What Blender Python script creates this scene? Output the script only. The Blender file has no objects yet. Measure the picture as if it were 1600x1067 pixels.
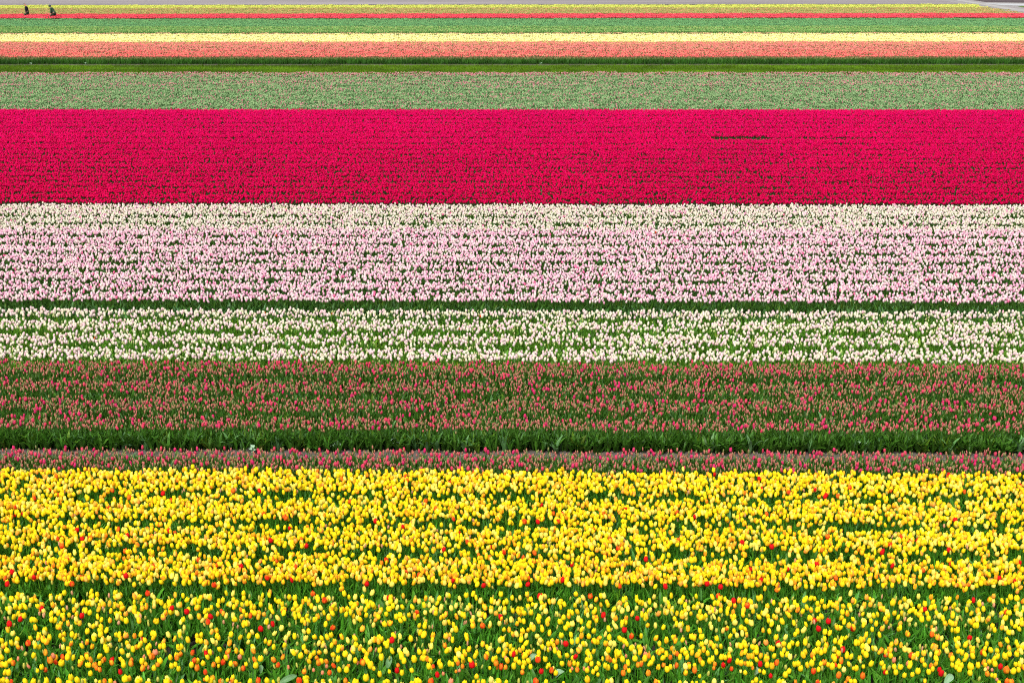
import bpy, math, random
import numpy as np
from mathutils import Matrix, Vector

# ------------------------------------------------------------------ camera
F = 2100.0                       # focal length in pixels of a 1600 px wide frame
H = 7.95                         # height of the viewing platform above the field
PITCH = math.atan((533.5 + 110) / F)
YAW, ROLL = math.radians(0.95), -0.0018
scene = bpy.context.scene
COL = scene.collection
cam_d = bpy.data.cameras.new("camera")
cam_d.sensor_width = 36.0
cam_d.lens = 36.0 * F / 1600.0
cam_d.clip_start, cam_d.clip_end = 0.1, 5000
cam = bpy.data.objects.new("camera", cam_d)
COL.objects.link(cam)
M3 = (Matrix.Rotation(YAW, 3, 'Z') @ Matrix.Rotation(math.pi / 2 - PITCH, 3, 'X') @ Matrix.Rotation(ROLL, 3, 'Z'))
cam.matrix_world = Matrix.Translation((0, 0, H)) @ M3.to_4x4()
scene.camera = cam

# ------------------------------------------------------------------ daylight, bright overcast
SUN_EL, SUN_AZ = 52.0, 200.0     # degrees; azimuth measured clockwise from +Y
world = bpy.data.worlds.new("World")
scene.world = world
world.use_nodes = True
wn = world.node_tree
wn.nodes.clear()
sky = wn.nodes.new("ShaderNodeTexSky")
sky.sky_type = 'NISHITA'
sky.sun_disc = False
sky.sun_elevation = math.radians(SUN_EL)
sky.sun_rotation = math.radians(SUN_AZ)
sky.air_density, sky.dust_density, sky.ozone_density = 1.0, 3.0, 1.0
hs = wn.nodes.new("ShaderNodeHueSaturation")
hs.inputs["Saturation"].default_value = 0.18      # cloud veil: an almost grey sky
bg = wn.nodes.new("ShaderNodeBackground")
bg.inputs["Strength"].default_value = 0.12
wo = wn.nodes.new("ShaderNodeOutputWorld")
wn.links.new(sky.outputs[0], hs.inputs["Color"])
wn.links.new(hs.outputs[0], bg.inputs["Color"])
wn.links.new(bg.outputs[0], wo.inputs["Surface"])
sd = bpy.data.lights.new("sun", 'SUN')
sd.energy = 1.5
sd.angle = math.radians(14)
sd.color = (1.0, 0.96, 0.9)
sun = bpy.data.objects.new("sun", sd)
COL.objects.link(sun)
az, el = math.radians(SUN_AZ), math.radians(SUN_EL)
sdir = Vector((math.sin(az) * math.cos(el), math.cos(az) * math.cos(el), math.sin(el)))
sun.rotation_euler = sdir.to_track_quat('Z', 'Y').to_euler()
scene.view_settings.view_transform = 'Standard'
scene.view_settings.look = 'None'
scene.view_settings.gamma = 1.0
scene.view_settings.use_curve_mapping = False
scene.view_settings.exposure = 1.0
scene.render.engine = 'CYCLES'
scene.cycles.use_denoising = False
scene.cycles.filter_width = 1.15
scene.cycles.max_bounces = 6
scene.cycles.transparent_max_bounces = 4

# ------------------------------------------------------------------ helpers
rng = np.random.default_rng(11)
random.seed(5)


def un(x, y, z=0.0):
    """the place on the level z that the photograph shows at pixel x, y"""
    d = M3 @ Vector(((x - 800) / F, -(y - 533.5) / F, -1.0))
    t = (z - H) / d.z
    return Vector((d.x * t, d.y * t, z))


def depth(y, z=0.0):
    return un(800, y, z).y


def tag(o, label=None, cat=None, group=None, kind=None):
    if label: o["label"] = label
    if cat: o["category"] = cat
    if group: o["group"] = group
    if kind: o["kind"] = kind
    return o


def mesh(name, verts, faces, mats=(), fm=None, smooth=False):
    me = bpy.data.meshes.new(name)
    me.from_pydata([tuple(v) for v in verts], [], faces)
    for m in mats: me.materials.append(m)
    if fm is not None: me.polygons.foreach_set("material_index", fm)
    if smooth: me.polygons.foreach_set("use_smooth", [True] * len(me.polygons))
    me.update()
    return me


def link(name, me, parent=None, loc=(0, 0, 0), rot=(0, 0, 0)):
    o = bpy.data.objects.new(name, me)
    COL.objects.link(o)
    if parent is not None: o.parent = parent
    o.location, o.rotation_euler = loc, rot
    return o


class NT:
    """small wrapper round a material's node tree"""
    def __init__(self, name):
        self.m = bpy.data.materials.new(name)
        self.m.use_nodes = True
        self.t = self.m.node_tree
        self.t.nodes.clear()
    def n(self, kind, **kw):
        nd = self.t.nodes.new(kind)
        for k, v in kw.items(): setattr(nd, k, v)
        return nd
    def l(self, a, b): self.t.links.new(a, b)
    def put(self, sock, v):
        if isinstance(v, bpy.types.NodeSocket): self.l(v, sock)
        else: sock.default_value = v
    def mix(self, f, a, b, blend='MIX'):
        nd = self.n("ShaderNodeMix", data_type='RGBA', blend_type=blend)
        self.put(nd.inputs[0], f); self.put(nd.inputs[6], a); self.put(nd.inputs[7], b)
        return nd.outputs[2]
    def math(self, op, a, b=0.0, c=0.0, clamp=False):
        nd = self.n("ShaderNodeMath", operation=op, use_clamp=clamp)
        self.put(nd.inputs[0], a); self.put(nd.inputs[1], b); self.put(nd.inputs[2], c)
        return nd.outputs[0]
    def noise(self, vec, scale, detail=3.0, rough=0.5):
        nd = self.n("ShaderNodeTexNoise")
        nd.inputs["Scale"].default_value = scale
        nd.inputs["Detail"].default_value = detail
        nd.inputs["Roughness"].default_value = rough
        if vec is not None: self.l(vec, nd.inputs["Vector"])
        return nd.outputs["Fac"]
    def ramp(self, f, a, b):
        nd = self.n("ShaderNodeMapRange", clamp=True)
        self.put(nd.inputs[0], f)
        nd.inputs[1].default_value, nd.inputs[2].default_value = a, b
        return nd.outputs[0]
    def petal(self, col, rough=0.5, trans=0.35, spec=0.15):
        p = self.n("ShaderNodeBsdfPrincipled")
        self.put(p.inputs["Base Color"], col)
        p.inputs["Roughness"].default_value = rough
        p.inputs["Specular IOR Level"].default_value = spec
        out = self.n("ShaderNodeOutputMaterial")
        if trans > 0:
            tr = self.n("ShaderNodeBsdfTranslucent"); self.put(tr.inputs[0], col)
            mx = self.n("ShaderNodeMixShader"); mx.inputs[0].default_value = trans
            self.l(p.outputs[0], mx.inputs[1]); self.l(tr.outputs[0], mx.inputs[2])
            self.l(mx.outputs[0], out.inputs[0])
        else:
            self.l(p.outputs[0], out.inputs[0])
        return p


def attr(nt, name, kind='INSTANCER'):
    return nt.n("ShaderNodeAttribute", attribute_type=kind, attribute_name=name)


# bloom: base colour and flush colour come with each flower (custom property or point attribute)
def bloom_material():
    t = NT("tulip_petal")
    c, f, k = attr(t, "tcol"), attr(t, "tflush"), attr(t, "tvar")
    tc = t.n("ShaderNodeTexCoord")
    off = t.n("ShaderNodeVectorMath", operation='MULTIPLY_ADD')
    t.l(tc.outputs["Object"], off.inputs[0])
    off.inputs[1].default_value = (1, 1, 0.55)
    mul = t.n("ShaderNodeCombineXYZ")
    t.put(mul.inputs[0], t.math('MULTIPLY', k.outputs["Fac"], 9.0))
    t.put(mul.inputs[1], t.math('MULTIPLY', k.outputs["Fac"], 5.3))
    t.l(mul.outputs[0], off.inputs[2])
    blot = t.ramp(t.noise(off.outputs[0], 26.0, 1.0), 0.40, 0.58)
    amt = t.math('MULTIPLY', blot, f.outputs["Alpha"])
    base = t.mix(amt, c.outputs["Color"], f.outputs["Color"])
    e = attr(t, "edge", 'GEOMETRY')            # paler petal rims, greener foot
    rim = t.n("ShaderNodeVectorMath", operation='SCALE')
    t.l(base, rim.inputs[0]); t.put(rim.inputs[3], t.math('MULTIPLY_ADD', e.outputs["Fac"], 0.12, 1.0))
    base = rim.outputs[0]
    streak = t.math('MULTIPLY_ADD', t.noise(off.outputs[0], 160.0, 1.0), 0.35, 0.82)
    br = t.n("ShaderNodeVectorMath", operation='SCALE')
    t.l(base, br.inputs[0]); t.l(streak, br.inputs[3])
    t.petal(br.outputs[0], 0.5, 0.35, 0.06)
    return t.m


def leaf_material(name="tulip_leaf", rough=0.38):
    t = NT(name)
    c, k = attr(t, "lcol"), attr(t, "tvar")
    g = attr(t, "blade", 'GEOMETRY')
    tc = t.n("ShaderNodeTexCoord")
    nz = t.noise(tc.outputs["Object"], 30.0, 2.0)
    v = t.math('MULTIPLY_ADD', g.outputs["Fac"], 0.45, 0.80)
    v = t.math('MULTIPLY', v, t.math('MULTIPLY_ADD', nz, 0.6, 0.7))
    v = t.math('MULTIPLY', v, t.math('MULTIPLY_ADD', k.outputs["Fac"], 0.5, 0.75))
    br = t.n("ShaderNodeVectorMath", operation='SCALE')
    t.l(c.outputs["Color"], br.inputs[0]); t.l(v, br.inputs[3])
    t.petal(br.outputs[0], rough, 0.28, 0.16)
    return t.m


def far_bloom_material():
    """flowers of a far patch: each takes one of two colours by its own random number"""
    t = NT("far_tulip_petal")
    a, b = attr(t, "tcol"), attr(t, "tflush")
    r, r2 = attr(t, "pick", 'GEOMETRY'), attr(t, "shade", 'GEOMETRY')
    s = t.math('LESS_THAN', r.outputs["Fac"], b.outputs["Alpha"])
    col = t.mix(s, a.outputs["Color"], b.outputs["Color"])
    v = t.math('MULTIPLY_ADD', r2.outputs["Fac"], 0.55, 0.70)
    br = t.n("ShaderNodeVectorMath", operation='SCALE')
    t.l(col, br.inputs[0]); t.l(v, br.inputs[3])
    t.petal(br.outputs[0], 0.5, 0.3)
    return t.m


M_BLOOM = bloom_material()
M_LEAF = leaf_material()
M_FAR = far_bloom_material()


def plain(name, col, rough=0.8, scale=8.0, amt=0.35, trans=0.0):
    t = NT(name)
    tc = t.n("ShaderNodeTexCoord")
    nz = t.noise(tc.outputs["Object"], scale, 4.0)
    v = t.math('MULTIPLY_ADD', nz, amt * 2, 1 - amt)
    br = t.n("ShaderNodeVectorMath", operation='SCALE')
    br.inputs[0].default_value = col[:3]; t.l(v, br.inputs[3])
    t.petal(br.outputs[0], rough, trans)
    return t.m


# ------------------------------------------------------------------ the ground
def soil_material():
    t = NT("field_soil")
    g = t.n("ShaderNodeNewGeometry")
    fine, mid, big = t.noise(g.outputs["Position"], 14.0, 6.0, 0.7), t.noise(g.outputs["Position"], 1.1, 4.0), t.noise(g.outputs["Position"], 0.05, 3.0)
    c = t.mix(t.ramp(fine, 0.3, 0.7), (0.028, 0.022, 0.016, 1), (0.075, 0.06, 0.047, 1))
    c = t.mix(t.math('MULTIPLY', t.ramp(mid, 0.45, 0.7), 0.5), c, (0.05, 0.055, 0.02, 1))
    c = t.mix(t.math('MULTIPLY', big, 0.4), c, (0.09, 0.075, 0.06, 1))
    p = t.petal(c, 0.95, 0)
    b = t.n("ShaderNodeBump"); b.inputs["Strength"].default_value = 0.6; b.inputs["Distance"].default_value = 0.03
    t.l(fine, b.inputs["Height"]); t.l(b.outputs[0], p.inputs["Normal"])
    return t.m


def tilled_material(name, ca, cb, row):
    t = NT(name)
    g = t.n("ShaderNodeNewGeometry")
    mp = t.n("ShaderNodeMapping"); mp.inputs["Scale"].default_value = (0.02, row, 1)
    t.l(g.outputs["Position"], mp.inputs["Vector"])
    n1 = t.noise(mp.outputs[0], 1.0, 4.0, 0.65)
    n2 = t.noise(g.outputs["Position"], 3.0, 5.0, 0.7)
    c = t.mix(t.ramp(n1, 0.35, 0.65), ca, cb)
    c = t.mix(t.math('MULTIPLY', t.ramp(n2, 0.4, 0.7), 0.35), c, tuple(v * 0.7 for v in ca[:3]) + (1,))
    p = t.petal(c, 0.95, 0)
    b = t.n("ShaderNodeBump"); b.inputs["Strength"].default_value = 0.5; b.inputs["Distance"].default_value = 0.05
    t.l(n2, b.inputs["Height"]); t.l(b.outputs[0], p.inputs["Normal"])
    return t.m


def sheet(name, pts, z, mat):
    me = mesh(name, [(p[0], p[1], z) for p in pts], [tuple(range(len(pts)))], [mat])
    if me.polygons[0].normal.z < 0: me.flip_normals()
    return tag(link(name, me), kind="structure")


M_SOIL = soil_material()
sheet("ground", [(-1500, -60), (1500, -60), (1500, 2500), (-1500, 2500)], 0.0, M_SOIL)
# the bare field beyond the last flowers
yb = depth(7.5)
M_TILL = tilled_material("tilled_soil", (0.17, 0.15, 0.148, 1), (0.29, 0.26, 0.258, 1), 0.35)
M_DARK = tilled_material("ploughed_soil", (0.045, 0.034, 0.037, 1), (0.105, 0.08, 0.085, 1), 0.25)
M_PATH = plain("dry_path_soil", (0.105, 0.088, 0.076), 0.95, 9.0, 0.5)
M_TRACK = plain("worn_track", (0.30, 0.29, 0.28), 0.9, 0.6, 0.2)
M_CONC = plain("pale_concrete", (0.37, 0.385, 0.395), 0.9, 0.6, 0.1)
M_VERGE = plain("gravel_verge", (0.24, 0.225, 0.22), 0.95, 0.8, 0.25)
TX = [(1440, -14), (1482, 0), (1535, 9), (1572, 16), (1600, 19.5), (1680, 31)]      # left edge of the farm track
tl = [un(x, y) for x, y in TX]
sheet("bare_field", [(-400, yb), (un(1530, 8.5).x, yb), (un(1482, 0).x, un(1482, 0).y), (tl[0].x, tl[0].y), (60, 700), (-400, 700)], 0.004, M_TILL)
v_near = [un(x, y) for x, y in [(1425, -14), (1466, 0), (1517, 9), (1552, 16), (1580, 20.5), (1665, 34), (1850, 30), (1760, 9), (1600, 5), (1540, 4), (1500, -2), (1462, -14)]]
sheet("verge", v_near, 0.006, M_VERGE)
sheet("ploughed_field", [un(1462, -14), un(1500, -2), un(1540, 4), un(1600, 4.6), un(1760, 7), (260, 260), (260, 700), (75, 700)], 0.010, M_DARK)
sheet("concrete_road", [un(x, y) for x, y in [(1532, 6.0), (1600, 6.6), (1760, 9), (1760, 13), (1600, 9.6), (1565, 8.6)]], 0.014, M_CONC)
sheet("grass_corner", [un(x, y) for x, y in [(1590, 11), (1604, 9.5), (1660, 10.5), (1660, 15), (1606, 13.2)]], 0.022, plain("verge_grass", (.08, .14, .02), .95, 1.5, .3))
sheet("farm_track", [un(x, y) for x, y in [(1484, 0.0), (1500, 0.4), (1540, 6.5), (1580, 13), (1610, 17.3), (1700, 30), (1680, 31), (1600, 19.2), (1572, 15.6), (1535, 8.6)]], 0.018, M_TRACK)

# ------------------------------------------------------------------ tulip meshes
GREEN_TOP = 0.0


def bloom_geo(w=0.052, h=0.068, open_=0.0, seg=12, rings=6, seed=0, z0=0.0):
    r = random.Random(seed)
    V, Fc, E = [], [], []
    prof = [0.30, 0.80, 1.0, 0.98, 0.82 + 0.12 * open_, 0.48 + 0.45 * open_]
    zz = [0.0, 0.14, 0.38, 0.62, 0.83, 1.0]
    ph = r.uniform(0, 6)
    for i in range(rings):
        t = i / (rings - 1)
        f = t * (len(prof) - 1); a = int(min(f, len(prof) - 2)); u = f - a
        pr = prof[a] * (1 - u) + prof[a + 1] * u; z = zz[a] * (1 - u) + zz[a + 1] * u
        for j in range(seg):
            th = 2 * math.pi * j / seg
            lobe = math.cos(3 * (th + ph))
            rr = w / 2 * pr * (1 + 0.07 * lobe * t)
            zj = z * h * (1 + (0.13 * lobe if t > 0.99 else 0.0) + (0.04 * r.uniform(-1, 1) if t > 0.7 else 0))
            V.append((rr * math.cos(th), rr * math.sin(th), z0 + zj)); E.append(1.0 if t > 0.99 else (0.25 if t > 0.75 else 0.0))
    for i in range(rings - 1):
        for j in range(seg):
            a, b = i * seg + j, i * seg + (j + 1) % seg
            Fc.append((a, b, b + seg, a + seg))
    k = len(V)
    V.append((0, 0, z0 - 0.002)); E.append(0.0)
    for j in range(seg): Fc.append((k, (j + 1) % seg, j))
    V.append((0, 0, z0 + h * (0.93 - 0.35 * open_))); E.append(0.3)
    top = (rings - 1) * seg
    for j in range(seg): Fc.append((k + 1, top + j, top + (j + 1) % seg))
    return V, Fc, E


def stem_geo(h, r=0.0038, lean=(0, 0)):
    V, Fc, B = [], [], []
    n = 4
    for i, t in enumerate((0, 0.5, 1.0)):
        for j in range(n):
            th = 2 * math.pi * j / n
            V.append((r * math.cos(th) + lean[0] * t * t, r * math.sin(th) + lean[1] * t * t, h * t)); B.append(0.75)
    for i in range(2):
        for j in range(n):
            a, b = i * n + j, i * n + (j + 1) % n
            Fc.append((a, b, b + n, a + n))
    return V, Fc, B


def leaf_geo(L, W, az, bend, lift, seg=5, curl=0.35):
    """a folded, arching tulip leaf that grows from the foot of the stem"""
    V, Fc, B = [], [], []
    ca, sa = math.cos(az), math.sin(az)
    x = z = 0.0
    ang = lift
    st = L / seg
    for i in range(seg + 1):
        t = i / seg
        w = W * (math.sin(math.pi * min(1, t * 0.92 + 0.08)) ** 0.7) * 0.5 + 0.001
        cx, cz = 0.006 + x, z
        up = curl * w
        nx, nz = -math.sin(ang), math.cos(ang)
        for s in (-1, 0, 1):
            px, py, pz = cx + (nx * up if s else 0), s * w, cz + (nz * up if s else 0)
            V.append((px * ca - py * sa, px * sa + py * ca, max(pz, 0.004)))
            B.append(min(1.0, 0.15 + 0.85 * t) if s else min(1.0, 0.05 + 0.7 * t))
        x += st * math.cos(ang); z += st * math.sin(ang)
        ang -= bend / seg
    for i in range(seg):
        for s in range(2):
            a = i * 3 + s
            Fc.append((a, a + 1, a + 4, a + 3))
    return V, Fc, B


def join(parts):
    """parts: (V, F, edge list, blade list, material index)"""
    V, Fc, E, B, MI = [], [], [], [], []
    for (v, f, e, b, mi) in parts:
        o = len(V)
        V += v; E += e; B += b
        Fc += [tuple(i + o for i in q) for q in f]
        MI += [mi] * len(f)
    return V, Fc, E, B, MI


def add_attr(me, name, vals):
    a = me.attributes.new(name, 'FLOAT', 'POINT')
    a.data.foreach_set("value", np.asarray(vals, dtype=np.float32))


def plant_mesh(name, kind, seed, sh=0.38, leaves=3, seg=12, rings=6, lseg=5, lw=0.030, droop=0.0):
    r = random.Random(seed)
    parts = []
    if kind != 'leaf':
        lean = (r.uniform(-.02, .02), r.uniform(-.02, .02))
        v, f, b = stem_geo(sh, lean=lean)
        parts.append((v, f, [0] * len(v), b, 1))
        if kind == 'cup': g = bloom_geo(0.052, 0.066, 0.0, seg, rings, seed)
        elif kind == 'open': g = bloom_geo(0.060, 0.060, 0.55, seg, rings, seed)
        elif kind == 'round': g = bloom_geo(0.058, 0.064, 0.15, seg, rings, seed)
        elif kind == 'bud': g = bloom_geo(0.026, 0.052, -0.2, max(6, seg - 4), rings, seed)
        elif kind == 'smallbud': g = bloom_geo(0.034, 0.052, -0.1, max(6, seg - 4), rings, seed)
        tx, ty = r.uniform(-.25, .25), r.uniform(-.25, .25)
        v = [(x + z * tx + lean[0], y + z * ty + lean[1], z + sh) for x, y, z in g[0]]
        parts.append((v, g[1], g[2], [0] * len(v), 0))
    a0 = r.uniform(0, 6.28)
    for i in range(leaves):
        L = r.uniform(0.25, 0.35) * (sh / 0.38)
        g = leaf_geo(L, lw * r.uniform(.8, 1.25), a0 + i * 6.28 / leaves + r.uniform(-.5, .5), r.uniform(.1, .85) + (.6 if r.random() < .15 else 0) + droop, r.uniform(1.25, 1.56), lseg)
        parts.append((g[0], g[1], [0] * len(g[0]), g[2], 1))
    V, Fc, E, B, MI = join(parts)
    me = mesh(name, V, Fc, [M_BLOOM, M_LEAF], MI, smooth=True)
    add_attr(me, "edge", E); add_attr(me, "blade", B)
    return bpy.data.objects.new(name, me)          # only a source for the beds; not placed in the scene itself


def patch_mesh(name, seed, zb=0.36, dens=62, depth_=0.62, wide=1.0, bw=0.052, bh=0.062, leaf_n=75, bloom=True):
    r = random.Random(seed)
    V, Fc, PK, SH, B, MI = [], [], [], [], [], []
    def put(v, f, pk, sh, b, mi):
        o = len(V)
        V.extend(v); PK.extend([pk] * len(v)); SH.extend([sh] * len(v)); B.extend(b if isinstance(b, list) else [b] * len(v))
        Fc.extend([tuple(i + o for i in q) for q in f]); MI.extend([mi] * len(f))
    n = int(dens * wide * 0.77) if bloom else 0
    for _ in range(n):
        x, y = r.uniform(-wide / 2, wide / 2), r.uniform(-depth_ / 2, depth_ / 2)
        z = zb + r.gauss(0, .018); w = bw * r.uniform(.85, 1.15) / 2; h = bh * r.uniform(.85, 1.15)
        sg = 6; v = []
        for (pr, zz) in ((.4, 0), (1.0, .35), (.92, .7), (.45, 1.0)):
            for j in range(sg):
                th = 2 * math.pi * (j + .3) / sg
                v.append((x + w * pr * math.cos(th), y + w * pr * math.sin(th), z + h * zz))
        f = [(i * sg + j, i * sg + (j + 1) % sg, (i + 1) * sg + (j + 1) % sg, (i + 1) * sg + j) for i in range(3) for j in range(sg)]
        f.append(tuple(range(3 * sg, 4 * sg)))
        put(v, f, r.random(), r.random(), 1.0, 0)
    for _ in range(leaf_n):
        x, y = r.uniform(-wide / 2, wide / 2), r.uniform(-depth_ / 2 - .03, depth_ / 2 + .03)
        g = leaf_geo(r.uniform(.24, .36) * zb / .36, .036, r.uniform(0, 6.28), r.uniform(.1, .9), r.uniform(1.2, 1.55), 3)
        put([(a + x, b + y, c) for a, b, c in g[0]], g[1], 1, r.random(), g[2], 1)
    me = mesh(name, V, Fc, [M_FAR, M_LEAF], MI)
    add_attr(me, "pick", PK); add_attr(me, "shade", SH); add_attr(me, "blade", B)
    return bpy.data.objects.new(name, me)


# ------------------------------------------------------------------ beds: points + instances
def scatter(name, protos, P, label, group=None):
    """P: dict of arrays: pos (n,3), rot (n,3), scl (n,), typ (n,), tcol (n,3), tflush (n,4), lcol (n,3), tvar (n,)"""
    n = len(P['pos'])
    me = bpy.data.meshes.new(name)
    me.vertices.add(n)
    me.vertices.foreach_set("co", P['pos'].astype(np.float32).ravel())
    def fa(nm, typ, arr, key):
        a = me.attributes.new(nm, typ, 'POINT')
        a.data.foreach_set(key, np.ascontiguousarray(arr, dtype=np.int32 if typ == 'INT' else np.float32).ravel())
    one = np.ones((n, 1))
    fa("rot", 'FLOAT_VECTOR', P['rot'], "vector")
    fa("scl", 'FLOAT_VECTOR', P['scl'], "vector")
    fa("typ", 'INT', P['typ'], "value")
    fa("tcol", 'FLOAT_COLOR', np.hstack([P['tcol'], one]), "color")
    fa("tflush", 'FLOAT_COLOR', P['tflush'], "color")
    fa("lcol", 'FLOAT_COLOR', np.hstack([P['lcol'], one]), "color")
    fa("tvar", 'FLOAT', P['tvar'], "value")
    for m in (M_BLOOM, M_LEAF, M_FAR): me.materials.append(m)
    o = link(name, me)
    ng = bpy.data.node_groups.new(name + "_nodes", 'GeometryNodeTree')
    ng.interface.new_socket("Geometry", in_out='INPUT', socket_type='NodeSocketGeometry')
    ng.interface.new_socket("Geometry", in_out='OUTPUT', socket_type='NodeSocketGeometry')
    N, L = ng.nodes, ng.links
    gi, go = N.new("NodeGroupInput"), N.new("NodeGroupOutput")
    jn = N.new("GeometryNodeJoinGeometry")
    def named(nm, ty):
        x = N.new("GeometryNodeInputNamedAttribute"); x.data_type = ty
        x.inputs["Name"].default_value = nm
        return [s for s in x.outputs if s.enabled and s.name == "Attribute"][0]
    rot, scl, typ = named("rot", 'FLOAT_VECTOR'), named("scl", 'FLOAT_VECTOR'), named("typ", 'INT')
    for k, pr in enumerate(protos):
        oi = N.new("GeometryNodeObjectInfo"); oi.inputs["Object"].default_value = pr
        oi.inputs["As Instance"].default_value = False
        cp = N.new("FunctionNodeCompare"); cp.data_type = 'INT'; cp.operation = 'EQUAL'
        ins = [s for s in cp.inputs if s.enabled]
        L.new(typ, ins[0]); ins[1].default_value = k
        ip = N.new("GeometryNodeInstanceOnPoints")
        L.new(gi.outputs[0], ip.inputs["Points"]); L.new(cp.outputs[0], ip.inputs["Selection"])
        L.new(oi.outputs["Geometry"], ip.inputs["Instance"])
        L.new(rot, ip.inputs["Rotation"]); L.new(scl, ip.inputs["Scale"])
        L.new(ip.outputs[0], jn.inputs[0])
    L.new(jn.outputs[0], go.inputs[0])
    md = o.modifiers.new("planting", 'NODES'); md.node_group = ng
    return tag(o, label, None, group, "stuff")


def smooth1(x, seed, lam):
    """cheap smooth 1-D noise in about -1..1"""
    r = np.random.default_rng(seed)
    s = 0
    for k in range(5):
        s = s + np.sin(x * 2 * math.pi / (lam * (0.45 + 0.5 * k)) + r.uniform(0, 6.28)) * (1.0 / (1 + .35 * k))
    return s / 2.6


def smooth2(x, y, seed, lam):
    r = np.random.default_rng(seed)
    s = 0
    for k in range(7):
        a = r.uniform(0, math.pi); q = 2 * math.pi / (lam * r.uniform(.5, 1.6))
        s = s + np.sin((x * math.cos(a) + y * math.sin(a)) * q + r.uniform(0, 6.28))
    return s / 3.2


def grid_pts(y0, y1, dens, margin=1.12):
    """jittered points over the strip y0..y1, as wide as the view and a little more"""
    c = 1 / math.sqrt(dens)
    hw1 = y1 * 0.40 * margin + 1.2
    xs = np.arange(-hw1 - y1 * .02, hw1, c); ys = np.arange(y0, y1, c)
    X, Y = np.meshgrid(xs, ys)
    X = X + rng.uniform(-.5, .5, X.shape) * c * 1.25; Y = Y + rng.uniform(-.5, .5, X.shape) * c * 1.25
    X, Y = X.ravel(), Y.ravel()
    hw = Y * 0.40 * margin + 1.2
    w0, w1 = .05 * smooth1(X, int(y0 * 97) % 9973, 1.7), .05 * smooth1(X, int(y1 * 89) % 9973, 1.9)
    k = (np.abs(X + Y * math.tan(YAW)) < hw) & (Y > y0 + w0 * (y1 - y0 > .8)) & (Y < y1 + w1 * (y1 - y0 > .8))
    return X[k], Y[k]


def pack(X, Y, typ, tcol, tflush, lcol, scl=None, tilt=.10, z=0.0):
    n = len(X)
    rot = np.stack([rng.normal(0, tilt, n), rng.normal(0, tilt, n), rng.uniform(0, 6.283, n)], 1)
    s = np.ones((n, 3)) * (scl if scl is not None else rng.normal(1, .06, n))[:, None]
    s[:, 2] = rng.normal(1, .045, n)
    return dict(pos=np.stack([X, Y, np.full(n, z)], 1), rot=rot, scl=s, typ=typ, tcol=tcol, tflush=tflush, lcol=lcol, tvar=rng.uniform(0, 1, n))


def cat(*Ps):
    return {k: np.concatenate([p[k] for p in Ps]) for k in Ps[0]}


def jit(cols, amt):
    out = np.clip(cols * rng.uniform(1 - amt, 1 + amt, (len(cols), 1)) * rng.uniform(1 - amt * .3, 1 + amt * .3, cols.shape), 0, .98)
    if amt >= .2:                                # foliage: pale glints of light put into a few plants' colour; others yellowish
        u = rng.random(len(cols))
        out[u < .07] = out[u < .07] * 1.1 + np.array((.05, .08, .06))
        out[u > .95] = out[u > .95] * np.array((1.9, 1.2, .9))
    return out


PROTO = [plant_mesh("p0", 'cup', 1), plant_mesh("p1", 'cup', 2), plant_mesh("p2", 'round', 3), plant_mesh("p3", 'open', 4),
         plant_mesh("p4", 'bud', 5, sh=.37), plant_mesh("p5", 'smallbud', 6, sh=.36), plant_mesh("p6", 'leaf', 7, leaves=5), plant_mesh("p7", 'leaf', 8, leaves=4, lw=.062, droop=.9)]
LEAF_TYPES = (6, 7)


def leaf_fill(y0, y1, dens, lcol, amt=.3, sc=1.0, gaps=(), gs=.7, gw=.13):
    X, Y = grid_pts(y0, y1, dens)
    p = np.ones(len(X))
    for g in gaps: p *= 1 - gs * np.exp(-((Y - g) / gw) ** 2)
    k = rng.random(len(X)) < p
    X, Y = X[k], Y[k]
    n = len(X)
    return pack(X, Y, rng.choice(LEAF_TYPES, n), np.zeros((n, 3)), np.zeros((n, 4)), jit(np.tile(lcol, (n, 1)), amt), rng.normal(sc, .1, n), .16)


def bloom_keep(X, Y, base, gaps, strength, width, seed, lam=3.0, uneven=.18):
    p = np.full(len(X), base, dtype=float)
    for i, g in enumerate(gaps):
        st = strength * np.clip(0.88 + 0.5 * smooth1(X, seed + i, lam), .25, 1.1)
        p *= 1 - np.clip(st, 0, 1) * np.exp(-((Y - g - 0.04 * smooth1(X, seed + 50 + i, 5)) / width) ** 2)
    p *= 1 + uneven * smooth2(X, Y, seed + 99, 1.6)
    return rng.random(len(X)) < p

# ------------------------------------------------------------------ yellow tulips
YEL, YEL2, ORA, RED, SAL, BUD = (.90, .73, .012), (.92, .81, .13), (.85, .20, .015), (.72, .012, .012), (.78, .28, .12), (.50, .50, .09)
G_YEL = (.062, .215, .015)


def yellow_cols(n, orange, red, bud, Yn=None):
    tcol = np.tile(YEL, (n, 1)); k = rng.random(n) < .30; tcol[k] = YEL2
    fl = np.tile((.88, .26, .02, .25), (n, 1))
    fl[:, 3] = np.where(rng.random(n) < .6, .0, rng.uniform(.1, .35, n))
    o = rng.random(n) < orange
    fl[o, 3] = rng.uniform(.45, .95, o.sum()); fl[o, :3] = np.where(rng.random((o.sum(), 1)) < .55, (.90, .33, .07), (.88, .20, .02)); tcol[o] = np.array(YEL) * .6 + np.array(ORA) * .4 * rng.uniform(.2, 1, (o.sum(), 1)) + np.array(YEL) * .25
    typ = rng.choice([0, 1, 2, 3], n, p=[.36, .34, .24, .06])
    r = rng.random(n) < red
    tcol[r] = ORA; fl[r] = (.80, .05, .015, .9)
    r2 = rng.random(n) < red * .55
    tcol[r2] = RED; fl[r2] = (.6, .01, .01, .5)
    b = rng.random(n) < bud
    typ[b] = rng.choice([4, 5], b.sum()); pinkish = b & (rng.random(n) < .25)
    tcol[b] = BUD; tcol[pinkish] = (.62, .34, .18); fl[b, 3] = .1
    return typ, jit(tcol, .10), fl


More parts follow.
